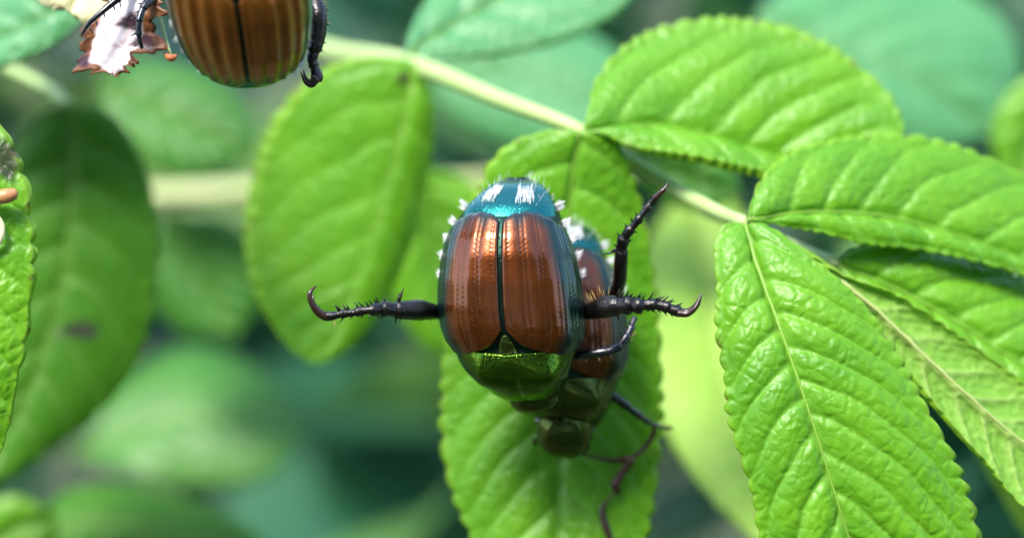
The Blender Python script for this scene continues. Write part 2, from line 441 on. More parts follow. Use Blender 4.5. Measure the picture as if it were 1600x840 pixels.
blade('leaflet', [(912, 205, .8), (980, 197, .86), (1043, 197, .92), (1129, 219, .96), (1200, 243, 1.0), (1290, 258, 1.0), (1400, 262, 1.0)],
      [(912, 205, .8), (917, 170, .85), (928, 125, .95), (958, 82, 1.05), (1010, 45, 1.15), (1080, 25, 1.2), (1150, 22, 1.22), (1230, 35, 1.22), (1300, 65, 1.2), (1360, 110, 1.18), (1398, 150, 1.12), (1415, 200, 1.06), (1400, 262, 1.0)],
      [(912, 205, .8), (950, 214, .76), (990, 235, .74), (1090, 251, .74), (1186, 272, .78), (1290, 290, .86), (1400, 262, 1.0)],
      A, arch=.045, teeth=26, tooth=.022, seed=2, curl=.04, puff=.012, vein_gap=.19, quilt=.009, rug=.003, nu=240, nv=140)
blade('leaflet', [(1165, 350, .38), (1186, 420, .26), (1215, 500, .17), (1247, 590, .11), (1277, 680, .08), (1305, 770, .07), (1330, 850, .08), (1350, 920, .1), (1365, 990, .14)],
      [(1165, 350, .38), (1130, 350, .36), (1112, 385, .32), (1116, 450, .26), (1114, 520, .22), (1126, 590, .18), (1130, 650, .16), (1152, 720, .14), (1170, 780, .14), (1184, 850, .14), (1240, 930, .14), (1365, 990, .14)],
      [(1165, 350, .38), (1200, 352, .36), (1255, 388, .3), (1320, 438, .26), (1378, 500, .24), (1428, 580, .22), (1460, 640, .2), (1500, 710, .2), (1526, 780, .2), (1536, 850, .2), (1480, 940, .18), (1365, 990, .14)],
      A, arch=.05, teeth=26, tooth=.026, seed=3, curl=.05, puff=.012, quilt=.0085, rug=.003, cell=.06, groove=.009, ribr=.008, nu=380, nv=220)
blade('leaflet', [(1168, 344, .42), (1230, 334, .5), (1281, 331, .56), (1376, 336, .64), (1471, 360, .7), (1543, 384, .74), (1640, 420, .8), (1740, 450, .85)],
      [(1168, 344, .42), (1174, 308, .48), (1197, 264, .56), (1242, 231, .66), (1312, 211, .76), (1390, 203, .84), (1460, 212, .9), (1530, 235, .94), (1605, 272, .98), (1690, 340, .95), (1740, 450, .85)],
      [(1168, 344, .42), (1205, 351, .46), (1281, 366, .52), (1345, 384, .57), (1430, 393, .62), (1520, 411, .66), (1640, 442, .74), (1740, 450, .85)],
      A, arch=.04, teeth=26, tooth=.022, seed=4, curl=.04, puff=.012, vein_gap=.19, quilt=.008, rug=.003, nu=260, nv=140)
blade('leaflet', [(1180, 356, .5), (1300, 432, .46), (1360, 478, .45), (1420, 535, .44), (1500, 610, .42), (1600, 695, .42), (1740, 790, .42)],
      [(1180, 356, .5), (1250, 384, .48), (1320, 426, .48), (1390, 452, .50), (1450, 490, .52), (1520, 540, .55), (1600, 602, .57), (1680, 690, .54), (1740, 790, .42)],
      [(1180, 356, .5), (1270, 430, .46), (1360, 520, .40), (1430, 605, .36), (1480, 665, .33), (1535, 725, .31), (1610, 800, .33), (1740, 790, .42)],
      A, top=LEAF_UNDER, under=LEAF, arch=-.03, teeth=28, tooth=.018, seed=5, curl=-.02, puff=.012, raised=True, ribmat=MIDRIB_PALE, ribr=.010,
      quilt=.010, rug=.008, groove=.010, nu=260, nv=140)
blade('leaflet', [(645, 96, 1.62), (632, 180, 1.6), (607, 280, 1.6), (577, 380, 1.6), (540, 480, 1.6), (500, 570, 1.6)],
      [(645, 96, 1.62), (592, 88, 1.6), (520, 100, 1.62), (460, 142, 1.65), (412, 212, 1.7), (387, 300, 1.72), (380, 380, 1.72), (396, 455, 1.7), (432, 522, 1.68), (470, 560, 1.64), (500, 570, 1.6)],
      [(645, 96, 1.62), (662, 112, 1.62), (680, 165, 1.66), (678, 230, 1.7), (665, 300, 1.72), (645, 380, 1.72), (612, 460, 1.7), (572, 520, 1.66), (532, 556, 1.62), (500, 570, 1.6)],
      A, arch=.03, teeth=24, tooth=.02, seed=6, blotch=((632, 124, 1.6, 16, 14),), vein_gap=.21, quilt=.004, rug=.003, groove=.004, nu=160, nv=90)
blade('leaflet', [(632, 92, 1.7), (680, 55, 1.8), (740, 20, 1.9), (820, -25, 2.0), (900, -55, 2.1), (1015, -80, 2.2)],
      [(632, 92, 1.7), (640, 50, 1.8), (665, 0, 1.95), (720, -60, 2.1), (820, -110, 2.2), (920, -110, 2.2), (1015, -80, 2.2)],
      [(632, 92, 1.7), (700, 94, 1.72), (780, 86, 1.76), (860, 70, 1.82), (940, 38, 1.9), (990, -5, 2.0), (1015, -80, 2.2)],
      A, top=SKY_TINTED, under=SKY_TINTED_UNDER, arch=.03, teeth=22, tooth=.018, seed=7, vein_gap=.2, nu=130, nv=70)

def single_leaf(label, mid, left, right, stem=None, group=None, stem_r=.03, **kw):
    t = thing('rose_leaf', V(*mid[0]), label, 'leaf', group)
    blade('blade', mid, left, right, t, **kw)
    if stem: stalk('petiole', stem, [stem_r, stem_r * .8], RACHIS, t, 24, 10)
    return t

single_leaf('glossy green rose leaf tucked behind the upturned pale leaflet', [(1306, 412, .66), (1400, 450, .66), (1500, 505, .67), (1600, 570, .68), (1740, 650, .7)],
            [(1306, 412, .66), (1328, 389, .70), (1380, 375, .74), (1440, 379, .80), (1500, 394, .86), (1560, 414, .9), (1620, 445, .92), (1700, 540, .85), (1740, 650, .7)],
            [(1306, 412, .66), (1350, 470, .62), (1450, 560, .62), (1560, 660, .62), (1650, 690, .64), (1740, 650, .7)],
            stem=[(1306, 412, .66), (1240, 385, .9), (1100, 330, 1.5)], arch=.05, seed=8, vein_gap=.19, quilt=.012, rug=.003, puff=.012, curl=.04, nu=220, nv=120)
single_leaf('wrinkled toothed rose leaf with purple blotch and dry brown stalk lying on it', [(-80, 120, .1), (-62, 300, .05), (-56, 450, 0), (-56, 600, 0), (-40, 800, .05)],
            [(-80, 120, .1), (-140, 180, .1), (-170, 300, .1), (-175, 450, .1), (-160, 600, .1), (-110, 720, .1), (-40, 800, .05)],
            [(-80, 120, .1), (-32, 150, .1), (2, 192, .08), (26, 232, .06), (46, 290, .04), (56, 360, .02), (58, 420, 0), (50, 500, 0), (40, 560, 0), (26, 620, .02), (10, 690, .04), (-40, 800, .05)],
            stem=[(-80, 120, .1), (-110, 20, .3), (-200, -100, .6)], arch=.03, teeth=13, tooth=.02, seed=9, quilt=.008, rug=.004, cell=.05, blotch=((2, 252, .03, 34, 34), (30, 238, .03, 12, 14)), curl=.03, puff=.008, nu=300, nv=150)
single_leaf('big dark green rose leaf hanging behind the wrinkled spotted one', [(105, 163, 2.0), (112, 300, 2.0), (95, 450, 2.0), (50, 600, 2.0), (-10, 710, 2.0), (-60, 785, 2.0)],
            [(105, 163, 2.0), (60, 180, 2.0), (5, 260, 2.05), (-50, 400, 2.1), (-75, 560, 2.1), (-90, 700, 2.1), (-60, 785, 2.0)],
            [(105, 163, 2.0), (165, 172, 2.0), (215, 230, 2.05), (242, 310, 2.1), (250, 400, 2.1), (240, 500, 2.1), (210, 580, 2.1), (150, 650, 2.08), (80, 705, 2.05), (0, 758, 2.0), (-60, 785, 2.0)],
            stem=[(105, 163, 2.0), (60, 130, 2.2), (-80, 60, 2.8)], arch=.04, seed=10, blotch=((125, 516, 2.0, 44, 16),), top=SHADED, under=SHADED_UNDER, nu=110, nv=70, vein_gap=.24)
single_leaf('rose leaf with bluish sheen beside the cream petal', [(160, -30, 1.3), (80, 18, 1.4), (0, 58, 1.5), (-90, 90, 1.6)],
            [(160, -30, 1.3), (90, -60, 1.5), (0, -50, 1.7), (-70, 10, 1.7), (-90, 90, 1.6)],
            [(160, -30, 1.3), (138, 22, 1.3), (85, 72, 1.35), (10, 104, 1.4), (-60, 116, 1.5), (-90, 90, 1.6)],
            arch=.03, seed=11, top=SKY_TINTED, under=SKY_TINTED_UNDER, nu=90, nv=60)
single_leaf('soft green rose leaf low down under the leaflet with the dark beetle leg', [(120, 715, 4.9), (240, 660, 4.9), (360, 650, 4.9), (478, 668, 5.0)],
            [(120, 715, 4.9), (190, 600, 5.2), (285, 540, 5.4), (370, 556, 5.4), (435, 605, 5.3), (478, 668, 5.0)],
            [(120, 715, 4.9), (220, 748, 4.7), (320, 762, 4.7), (410, 748, 4.7), (455, 710, 4.8), (478, 668, 5.0)],
            arch=.05, seed=12, top=MID, under=LEAF_UNDER, nu=80, nv=50)
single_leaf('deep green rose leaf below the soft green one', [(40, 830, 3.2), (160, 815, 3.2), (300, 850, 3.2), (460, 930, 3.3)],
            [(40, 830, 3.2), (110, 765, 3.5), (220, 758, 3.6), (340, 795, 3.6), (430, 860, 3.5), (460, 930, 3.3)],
            [(40, 830, 3.2), (120, 900, 3.1), (250, 950, 3.1), (380, 960, 3.2), (460, 930, 3.3)], arch=.04, seed=13, top=SHADED, under=SHADED_UNDER, nu=80, nv=50)
single_leaf('pale yellowish leaf tip at the foot of the dark hanging leaf', [(-60, 880, 2.8), (0, 840, 2.8), (90, 800, 2.8)],
            [(-60, 880, 2.8), (-40, 800, 2.8), (20, 772, 2.8), (90, 800, 2.8)], [(-60, 880, 2.8), (20, 900, 2.8), (85, 860, 2.8), (90, 800, 2.8)],
            arch=.03, seed=14, nu=50, nv=30)
single_leaf('large pale teal rose leaf behind the broad shiny leaflet', [(1180, 20, 3.4), (1300, 70, 3.4), (1430, 130, 3.4), (1560, 215, 3.5)],
            [(1180, 20, 3.4), (1280, -40, 3.7), (1420, -40, 3.8), (1540, 5, 3.8), (1592, 80, 3.7), (1590, 160, 3.6), (1560, 215, 3.5)],
            [(1180, 20, 3.4), (1220, 120, 3.2), (1320, 210, 3.2), (1440, 245, 3.3), (1560, 215, 3.5)],
            arch=.05, seed=15, top=SKY_TINTED, under=SKY_TINTED_UNDER, nu=80, nv=50, vein_gap=.26)
single_leaf('light green rose leaf touching the rim of the large pale teal one', [(1680, 100, 3), (1620, 200, 3), (1580, 320, 3)],
            [(1680, 100, 3), (1590, 130, 3), (1548, 210, 3), (1580, 320, 3)], [(1680, 100, 3), (1700, 200, 3), (1660, 290, 3), (1580, 320, 3)],
            arch=.04, seed=16, nu=60, nv=40)
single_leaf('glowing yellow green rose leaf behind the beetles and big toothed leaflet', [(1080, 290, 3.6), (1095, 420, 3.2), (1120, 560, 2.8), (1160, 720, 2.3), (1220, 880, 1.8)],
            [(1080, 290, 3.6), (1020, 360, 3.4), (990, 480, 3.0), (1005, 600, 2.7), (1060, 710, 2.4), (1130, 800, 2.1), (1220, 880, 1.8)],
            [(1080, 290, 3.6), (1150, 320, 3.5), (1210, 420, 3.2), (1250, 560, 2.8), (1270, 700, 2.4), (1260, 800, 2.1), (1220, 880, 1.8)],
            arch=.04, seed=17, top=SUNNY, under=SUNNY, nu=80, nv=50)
single_leaf('light green rose leaf between the hanging leaflet and the copper beetle', [(660, 260, 3), (680, 400, 3), (720, 560, 3)],
            [(660, 260, 3), (600, 330, 3), (610, 460, 3), (660, 540, 3), (720, 560, 3)], [(660, 260, 3), (760, 300, 3), (790, 420, 3), (770, 520, 3), (720, 560, 3)],
            arch=.04, seed=18, nu=60, nv=40)
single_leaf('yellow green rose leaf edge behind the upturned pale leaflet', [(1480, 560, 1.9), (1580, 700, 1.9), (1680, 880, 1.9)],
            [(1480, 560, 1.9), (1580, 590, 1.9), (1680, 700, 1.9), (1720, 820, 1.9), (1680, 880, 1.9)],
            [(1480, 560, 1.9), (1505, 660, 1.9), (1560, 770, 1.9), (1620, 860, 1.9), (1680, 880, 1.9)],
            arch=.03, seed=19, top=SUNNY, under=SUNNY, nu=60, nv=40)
single_leaf('teal rose leaf above the thick pale leaf stalk', [(640, 60, 4), (760, 110, 4), (900, 150, 4), (1010, 230, 4)],
            [(640, 60, 4), (760, 20, 4.2), (900, 40, 4.3), (1000, 120, 4.2), (1010, 230, 4)], [(640, 60, 4), (700, 180, 3.9), (820, 240, 3.9), (930, 260, 3.9), (1010, 230, 4)],
            arch=.05, seed=20, top=SKY_TINTED, under=SKY_TINTED_UNDER, nu=60, nv=40)
single_leaf('pale rose leaf under the hanging tail of the beetle on the flower', [(150, 130, 3.8), (260, 180, 3.8), (400, 250, 3.8)],
            [(150, 130, 3.8), (230, 90, 4), (340, 120, 4), (400, 190, 3.9), (400, 250, 3.8)], [(150, 130, 3.8), (190, 230, 3.7), (290, 280, 3.7), (400, 250, 3.8)],
            arch=.05, seed=21, top=MID, under=LEAF_UNDER, nu=60, nv=40)
single_leaf('green rose leaf under the horizontal pale cane', [(250, 330, 4.2), (300, 420, 4.2), (370, 530, 4.2)],
            [(250, 330, 4.2), (220, 430, 4.2), (280, 520, 4.2), (370, 530, 4.2)], [(250, 330, 4.2), (370, 350, 4.2), (430, 440, 4.2), (370, 530, 4.2)],
            arch=.05, seed=22, top=MID, under=LEAF_UNDER, nu=60, nv=40)
single_leaf('green rose leaf under the broad shiny leaflet and beside the stalk', [(980, 215, 2.6), (1060, 270, 2.6), (1160, 310, 2.6)],
            [(980, 215, 2.6), (1060, 220, 2.6), (1140, 250, 2.6), (1160, 310, 2.6)], [(980, 215, 2.6), (1010, 300, 2.6), (1090, 330, 2.6), (1160, 310, 2.6)],
            arch=.04, seed=23, top=MID, under=LEAF_UNDER, nu=60, nv=40)

# canes
c = thing('rose_cane', V(-200, 340, 3.4), 'pale horizontal rose cane blurred behind the hanging leaflet', 'stem')
stalk('cane', [(-250, 340, 5.0), (100, 318, 5.0), (320, 304, 5.0), (560, 296, 5.0), (740, 288, 5.0), (1000, 262, 5.2), (1400, 200, 5.8)], [.075, .07, .07, .065, .06, .06, .05], CANE, c, 60, 14)

def deep_mat():
    mt, nt, bs, out = new_mat('deep_rose_foliage')
    cr = node(nt, 'ShaderNodeValToRGB'); nt.links.new(attr(nt, 'tint'), cr.inputs[0])
    e = cr.color_ramp.elements; e[0].color = (.018, .085, .036, 1); e[1].color = (.22, .36, .09, 1); e[1].position = 1.0  # blue sky tint mixed into the far leaf greens
    for p, c_ in ((.3, (.026, .12, .058, 1)), (.6, (.042, .155, .085, 1)), (.85, (.07, .21, .06, 1))):
        q = e.new(p); q.color = c_
    nt.links.new(cr.outputs[0], bs.inputs['Base Color']); bs.inputs['Roughness'].default_value = .4
    tr = node(nt, 'ShaderNodeBsdfTranslucent'); nt.links.new(cr.outputs[0], tr.inputs[0])
    ms = node(nt, 'ShaderNodeMixShader'); ms.inputs[0].default_value = .35
    nt.links.new(bs.outputs[0], ms.inputs[1]); nt.links.new(tr.outputs[0], ms.inputs[2]); nt.links.new(ms.outputs[0], out.inputs['Surface'])
    return mt

# deep foliage of the bush, too blurred to count
def deep_foliage():
    r = np.random.default_rng(21)
    nu, nv = 9, 5
    t = np.linspace(0, 1, nu); s = np.linspace(-1, 1, nv)
    S, T = np.meshgrid(s, t)
    wid = np.sin(np.pi * T ** .8) * .34 + .004
    base = np.stack([S * wid, T - .5, .10 * np.abs(S) * wid / .34 - .15 * (T - .5) ** 2], -1).reshape(-1, 3)
    f0 = grid_faces(nu, nv)
    vs, fs, tint = [], [], []
    n = 0
    for i in range(2600):
        d = r.uniform(7.5, 30); sz = r.uniform(1.3, 2.4)
        k = (DIST + d) / DIST / PPC
        px, py = r.uniform(-1500, 3100), r.uniform(-700, 2600)
        p = V(px, py, d)
        if p[2] < .5: continue
        yaw = r.uniform(0, 2 * np.pi); tilt = r.normal(-.5, .45); roll = r.normal(0, .35)
        Mx = Matrix.Rotation(yaw, 3, 'Z') @ Matrix.Rotation(tilt, 3, 'X') @ Matrix.Rotation(roll, 3, 'Y')
        v = base * sz @ np.array(Mx).T + p
        vs.append(v); fs.append(f0 + n); n += len(v); tint.append(r.uniform())
    verts = np.vstack(vs)
    o = mesh_obj('foliage', verts, np.vstack(fs), [deep_mat()], None, {'tint': np.repeat(np.array(tint), nu * nv)})
    tag(o, 'blurred bluish green foliage deep in the rose bush', 'foliage', kind='stuff')
deep_foliage()

def added_screen():  # unseen leaves added behind the camera to darken the reflected sky
    r = np.random.default_rng(9)
    nu, nv = 5, 3
    t = np.linspace(0, 1, nu); q = np.linspace(-1, 1, nv); S, T = np.meshgrid(q, t)
    wid = np.sin(np.pi * T ** .8) * .34 + .01
    base = np.stack([S * wid, T - .5, .12 * np.abs(S) - .15 * (T - .5) ** 2], -1).reshape(-1, 3)
    f0 = grid_faces(nu, nv); vs, fs, n = [], [], 0
    for i in range(9000):
        x = r.uniform(-160, 160); top = 178 + 12 * math.sin(x * .05) + 9 * math.sin(x * .17 + 1) - .0022 * x * x
        p = np.array([x, r.uniform(-95, -62) + .0025 * -x * x * .4, r.uniform(0, 1) ** .8 * top])
        Mx = Matrix.Rotation(r.uniform(0, 6.28), 3, 'Z') @ Matrix.Rotation(r.normal(-.6, .5), 3, 'X')
        v = base * r.uniform(5, 9) @ np.array(Mx).T + p
        vs.append(v); fs.append(f0 + n); n += len(v)
    verts = np.vstack(vs); z = np.zeros(len(verts))
    o = mesh_obj('added_screen_foliage', verts, np.vstack(fs), [SHADED], None, {'vein': z, 'edge': z})
    tag(o, 'unseen dark leaves added behind the camera to darken reflections', 'added_screen', kind='stuff')
added_screen()

# ------------------------------------------------------------------ beetles
YS = np.array([272, 278, 286, 300, 320, 340, 370, 400, 440, 480, 510, 530, 548, 560, 575, 592, 610, 626, 638, 647, 653.])
XL = np.array([800, 782, 768, 749, 727, 713, 700, 692, 687, 686, 691, 700, 712, 718, 728, 744, 767, 791, 809, 823, 834.])
XR = np.array([820, 838, 850, 863, 873, 880, 892, 902, 911, 916, 917, 913, 903, 895, 890, 884, 875, 866, 859, 853, 846.])
ZR = np.array([-150, -124, -102, -76, -50, -31, -13, -4, 0, -1, -5, -11, -20, -20, -23, -33, -53, -82, -112, -140, -160.])
HH = np.array([8, 22, 36, 52, 68, 78, 86, 90, 93, 94, 93, 90, 86, 82, 76, 68, 56, 42, 30, 18, 8.])
YD = np.linspace(272, 653, 400)
def smooth_tab(v):
    d = np.interp(YD, YS, v); k = np.ones(15) / 15
    e = np.r_[np.full(7, d[0]), d, np.full(7, d[-1])]
    return np.convolve(e, k, 'valid')
TAB = [smooth_tab(v) for v in (XL, XR, ZR, HH)]
ROLL = math.radians(-9)
def S3(y, th):
    """Body surface: photo row y and angle th round the body -> local point (photo pixels; x right, y up, z to the viewer)."""
    xl, xr, zr, H = [np.interp(y, YD, tb) for tb in TAB]
    c = (xl + xr) / 2; w_ = (xr - xl) / 2
    ct = np.cos(th)
    z = np.where(ct > 0, zr - H * (1 - np.sign(ct) * np.abs(ct) ** .85), zr - H + .8 * H * ct)
    return np.stack([c + w_ * np.sin(th) - 800, 440 - y, z], -1)
def SN(y, th):
    e = 1e-2
    a = S3(y + 1.0, th) - S3(y - 1.0, th); b = S3(y, th + e) - S3(y, th - e)
    n = np.cross(a, b); n /= np.linalg.norm(n, axis=-1)[..., None] + 1e-9
    ctr = S3(y, th * 0); ctr[..., 2] = np.interp(y, YD, TAB[2]) - np.interp(y, YD, TAB[3])
    out = S3(y, th) - ctr
    sg = np.sign((n * out).sum(-1))[..., None]
    return n * np.where(sg == 0, 1, sg)

def rot(ax, deg):
    return np.array(Matrix.Rotation(math.radians(deg), 3, ax))

class Beetle:
    def __init__(s, label, center, depth, R=np.eye(3), scale=1.0, group='beetles on the rose'):
        s.R = R; s.k = scale / PPC
        s.o = V(center[0], center[1], depth)
        s.t = thing('beetle', s.o, label, 'beetle', group)
    def T(s, p):
        q = (np.asarray(p, float) * s.k) @ s.R.T
        return s.o + q[..., 0:1] * RT + q[..., 1:2] * UP - q[..., 2:3] * FW
    def plate(s, name, y, th, off, mat, attrs=None):
        p = S3(y, th) + SN(y, th) * off[..., None]
        nu, nv = y.shape
        return mesh_obj(name, s.T(p.reshape(-1, 3)), grid_faces(nu, nv), mat, s.t, attrs)
    def body(s):
        y = np.linspace(272.5, 652.5, 90); a = np.linspace(-np.pi, np.pi, 64, endpoint=False)
        A_, Y = np.meshgrid(a, y)
        p = S3(Y, A_).reshape(-1, 3)
        f = []
        for i in range(89):
            for j in range(64):
                k = (j + 1) % 64; f.append((i * 64 + j, i * 64 + k, (i + 1) * 64 + k, (i + 1) * 64 + j))
        f.append(tuple(range(64))); f.append(tuple(reversed(range(89 * 64, 90 * 64))))
        mesh_obj('body', s.T(p), f, BODY, s.t)
    def elytra(s, ridge=.38, mat=None, edge=.50):
        nu, nv = 190, 110
        for sg in (-1, 1):
            a = np.linspace(0, 1, nu); b = np.linspace(0, 1, nv)
            Bv, Av = np.meshgrid(b, a)
            top = np.interp(Bv, [0, .05, .12, .3, .5, .7, .85, .94, 1], [346, 337, 331, 326, 329, 338, 352, 368, 392])
            bot = np.interp(Bv, [0, .05, .10, .18, .28, .42, .6, .75, .88, .95, 1], [514, 525, 535, 543, 549, 554, 557, 556, 549, 540, 524])
            Y = top + (bot - top) * Av
            span = math.radians(86)
            th = ROLL + sg * (math.radians(.6) + span * Bv)
            # distance to the plate edge in pixels
            Wd = 112 * span
            de = np.minimum(np.minimum(Bv * Wd * 2.2, (1 - Bv) * Wd * .8), np.minimum(Av * 1.0, (1 - Av) * 2.4) * 205)
            lift = -3 + 9 * (1 - (1 - np.clip(de / 15, 0, 1)) ** 2.4)
            lines = np.array([.07, .20, .25, .37, .42, .54, .59, .70, .75, .84])
            g = np.zeros_like(Bv)
            for ln in lines:
                wob = .004 * np.sin(Av * 9 + ln * 40)
                g = np.maximum(g, np.exp(-((Bv - ln + wob) * Wd / 2.0) ** 2))
            dots = .7 + .3 * np.sin(Av * 205 / 7 * 2 * np.pi + Bv * 90)
            g = g * dots * sstep(.02, .10, Av) * sstep(.02, .1, 1 - Av)
            lift = lift - .55 * g + ridge * np.cos((Bv - .135) * 2 * np.pi / .17) * sstep(.03, .1, Bv) * sstep(0, .12, .88 - Bv)
            # shoulder bump near the base
            lift = lift + 5 * np.exp(-(((Bv - .68) / .16) ** 2 + ((Av - .88) / .09) ** 2))
            w1, w2 = worley(Bv * Wd, Av * 205 * .7, 9.0, 3)
            lift = lift + (.5 - w1) * (.10 + .7 * sstep(.65, .95, Av))
            rim = np.clip(1.05 * sstep(edge, edge + .14, Bv + .03 * np.sin(Av * 7)) + .9 * (1 - sstep(.0, .035, Bv)) + .85 * (1 - sstep(.03, .15, Av + .03 * np.sin(Bv * 23))) + .8 * (1 - sstep(0, .02, 1 - Av)), 0, 1)  # green margins are real; teal at the tips stands in for sky sheen
            s.plate('elytron', Y, th, lift, mat or ELYTRA, {'rim': rim, 'groove': g})
    def pronotum(s, mat=None):
        nu, nv = 90, 130
        a = np.linspace(0, 1, nu); th = np.linspace(-1, 1, nv)
        Tn, Av = np.meshgrid(th, a)
        y0 = np.interp(np.abs(Tn), [0, .12, .4, .8, 1], [553, 551, 547, 545, 551])
        Y = y0 + (640 - y0) * Av
        thv = ROLL + Tn * math.radians(95)
        Wd = 90 * 1.6
        de = np.minimum(np.minimum((1 - np.abs(Tn)) * Wd, Av * 420), (1 - Av) * 60)
        lift = -3 + 7 * (1 - (1 - np.clip(de / 16, 0, 1)) ** 2.0)
        lift = lift + 7 * np.sin(np.pi * np.clip(Av, 0, 1)) * np.cos(Tn * 1.3)
        for sx, am in ((-.40, 6.5), (.46, 6.0)): lift = lift + am * np.exp(-(((Tn - sx) / .17) ** 2 + ((Av - .42) / .17) ** 2))
        lift = lift - 3.5 * np.exp(-(((Tn - .02) / .22) ** 2 + ((Av - .35) / .2) ** 2))
        lift = lift - 2.5 * np.exp(-((Tn / .07) ** 2)) * sstep(.0, .3, Av) * sstep(0, .3, 1 - Av)
        s.plate('pronotum', Y, thv, lift, mat or GREEN)
        # scutellum
        a = np.linspace(0, 1, 24); b = np.linspace(-1, 1, 24)
        Bv, Av = np.meshgrid(b, a)
        Y = 522 + 32 * Av
        thv = ROLL + Bv * math.radians(10.5) * np.sqrt(np.clip(Av * 1.05, .02, 1))
        lift = 0 + 8 * (1 - np.abs(Bv) ** 3) * (1 - (1 - Av) ** 4) - 2
        s.plate('scutellum', Y, thv, lift, HEADM)
    def pygidium(s, hair=True):
        nu, nv = 60, 80
        a = np.linspace(0, 1, nu); b = np.linspace(-1, 1, nv)
        Bv, Av = np.meshgrid(b, a)
        Y = 274 + (366 - 274) * Av; thv = ROLL * .3 + Bv * math.radians(80)
        de = np.minimum(1 - np.abs(Bv), Av) * 60
        lift = -3 + 7 * (1 - (1 - np.clip(de / 14, 0, 1)) ** 2) - 6 * sstep(.5, .8, Av)
        s.plate('pygidium', Y, thv, lift, TEAL)
        if not hair: return
        r = np.random.default_rng(11)
        for (x0, x1, y0, y1) in ((-.64, -.34, 292, 318), (.10, .48, 293, 321)):
            mb = Mesh()
            for i in range(130):
                u = r.uniform(x0, x1); yy = r.uniform(y0 + 4, y1)
                th = np.array(ROLL * .3 + math.asin(np.clip(u, -.95, .95)) * 1.05); yv = np.array(float(yy))
                p = S3(yv, th); n = SN(yv, th)
                p = p + n * 4.5
                tg = S3(yv - 2, th) - S3(yv, th); tg /= np.linalg.norm(tg)
                d = tg + n * r.uniform(.05, .3) + r.normal(0, .09, 3)
                d /= np.linalg.norm(d)
                mb.add(s.cone(p, d, r.uniform(9, 19), .27, n))
            mb.build('hair_tuft', HAIR, s.t)
        mb = Mesh()
        for i in range(46):
            yy = r.uniform(276, 325); sgn = r.choice([-1, 1])
            th = np.array(sgn * r.uniform(.5, 1.25)); yv = np.array(yy)
            p = S3(yv, th); n = SN(yv, th)
            mb.add(s.cone(p, n + np.array([0, .8, 0]) + r.normal(0, .2, 3), r.uniform(9, 20), .34, n))
        f = mb.build('hair_fringe', HAIR, s.t)
    def cone(s, p, d, length, r_, bend=None):
        v, f = cone_arrays(np.asarray(p, float), d, length, r_, 4, bend)
        return s.T(v), f
    def tufts(s):
        r = np.random.default_rng(5)
        for sg in (-1, 1):
            for k, yy in enumerate((324, 351, 377, 405, 433)):
                yv = np.array(float(yy)); th = np.array(sg * math.radians(88) )
                p0 = S3(yv, th); mb = Mesh()
                for i in range(64):
                    p = p0 + np.array([sg * r.uniform(-8, -1), r.uniform(-6, 6), r.uniform(0, 18)])
                    d = np.array([sg * r.normal(.72, .12), r.normal(.62, .14), r.normal(.35, .16)])
                    mb.add(s.cone(p, d, r.uniform(11, 18), .45))
                mb.build('hair_tuft', HAIR, s.t)
    def head(s, c=(36, -182, -118), r_=(42, 34, 34), pitch=50, yaw=6):
        nu, nv = 28, 36
        a = np.linspace(0, np.pi, nu); b = np.linspace(0, 2 * np.pi, nv)
        Bv, Av = np.meshgrid(b, a)
        # front is -y: clypeus squared off, widest at the eyes
        q = np.stack([np.sin(Av) * np.cos(Bv), np.cos(Av), np.sin(Av) * np.sin(Bv)], -1)
        sq = np.clip(-q[..., 1], 0, 1)
        x = np.sign(q[..., 0]) * np.abs(q[..., 0]) ** (1 - .2 * sq)
        y = np.where(q[..., 1] < 0, np.sign(q[..., 1]) * np.abs(q[..., 1]) ** .88 * 1.05, q[..., 1])
        z = q[..., 2] * (1 - .45 * sq)
        z = z + .03 * np.exp(-((y + .45) / .12) ** 2) * (q[..., 2] > 0)
        p = np.stack([x * r_[0], y * r_[1], z * r_[2]], -1).reshape(-1, 3)
        Rm = rot('Z', yaw) @ rot('X', pitch)
        p = p @ Rm.T + np.array(c)
        h = mesh_obj('head', s.T(p), grid_faces(nu, nv), HEADM, s.t)
        for sg in (-1, 1):
            ec = np.array([sg * r_[0] * .82, r_[1] * .15, -r_[2] * .12]); er = r_[0] * .26
            e = np.stack([np.sin(Av) * np.cos(Bv), np.cos(Av), np.sin(Av) * np.sin(Bv)], -1).reshape(-1, 3) * er + ec
            mesh_obj('eye', s.T(e @ Rm.T + np.array(c)), grid_faces(nu, nv), EYE, h)
            base = np.array([sg * r_[0] * .8, -r_[1] * .35, 0])
            pts = np.array([base, base + [sg * 6, -6, -8], base + [sg * 8, -10, -18], base + [sg * 6, -14, -26], base + [sg * 2, -18, -32]])
            P = spline(s.T(pts @ Rm.T + np.array(c)), 20)
            mb = Mesh(); mb.add(tube_arrays(P, interp_rows([2.2, 1.8, 1.8, 4.5, 3.5], 20) * s.k, 8))
            mb.build('antenna', BROWN_LEG, h)
    def leg(s, pts, radii, claws=(), spines=(), mat=None, bristles=(), hair=None, seed=0, n=110, seg=None):
        """A leg through photo points (px, py, depth) with radii in photo pixels, its spines and its claws."""
        r = np.random.default_rng(seed)
        P = spline(VV(pts), n)
        # keep radii tied to control points by arc length
        C = VV(pts); cs = np.r_[0, np.cumsum(np.linalg.norm(np.diff(C, axis=0), axis=1))]
        q = np.linspace(0, cs[-1], n); R = np.interp(q, cs, np.asarray(radii, float)) / PPC
        u = q / cs[-1]
        if seg:
            f = ((u - seg[0]) / (1 - seg[0]) * seg[1]) % 1.0
            R = R * np.where(u > seg[0], .80 + .38 * f ** 1.5, 1)
        mb = Mesh(); mb.add(tube_arrays(P, R, 14))
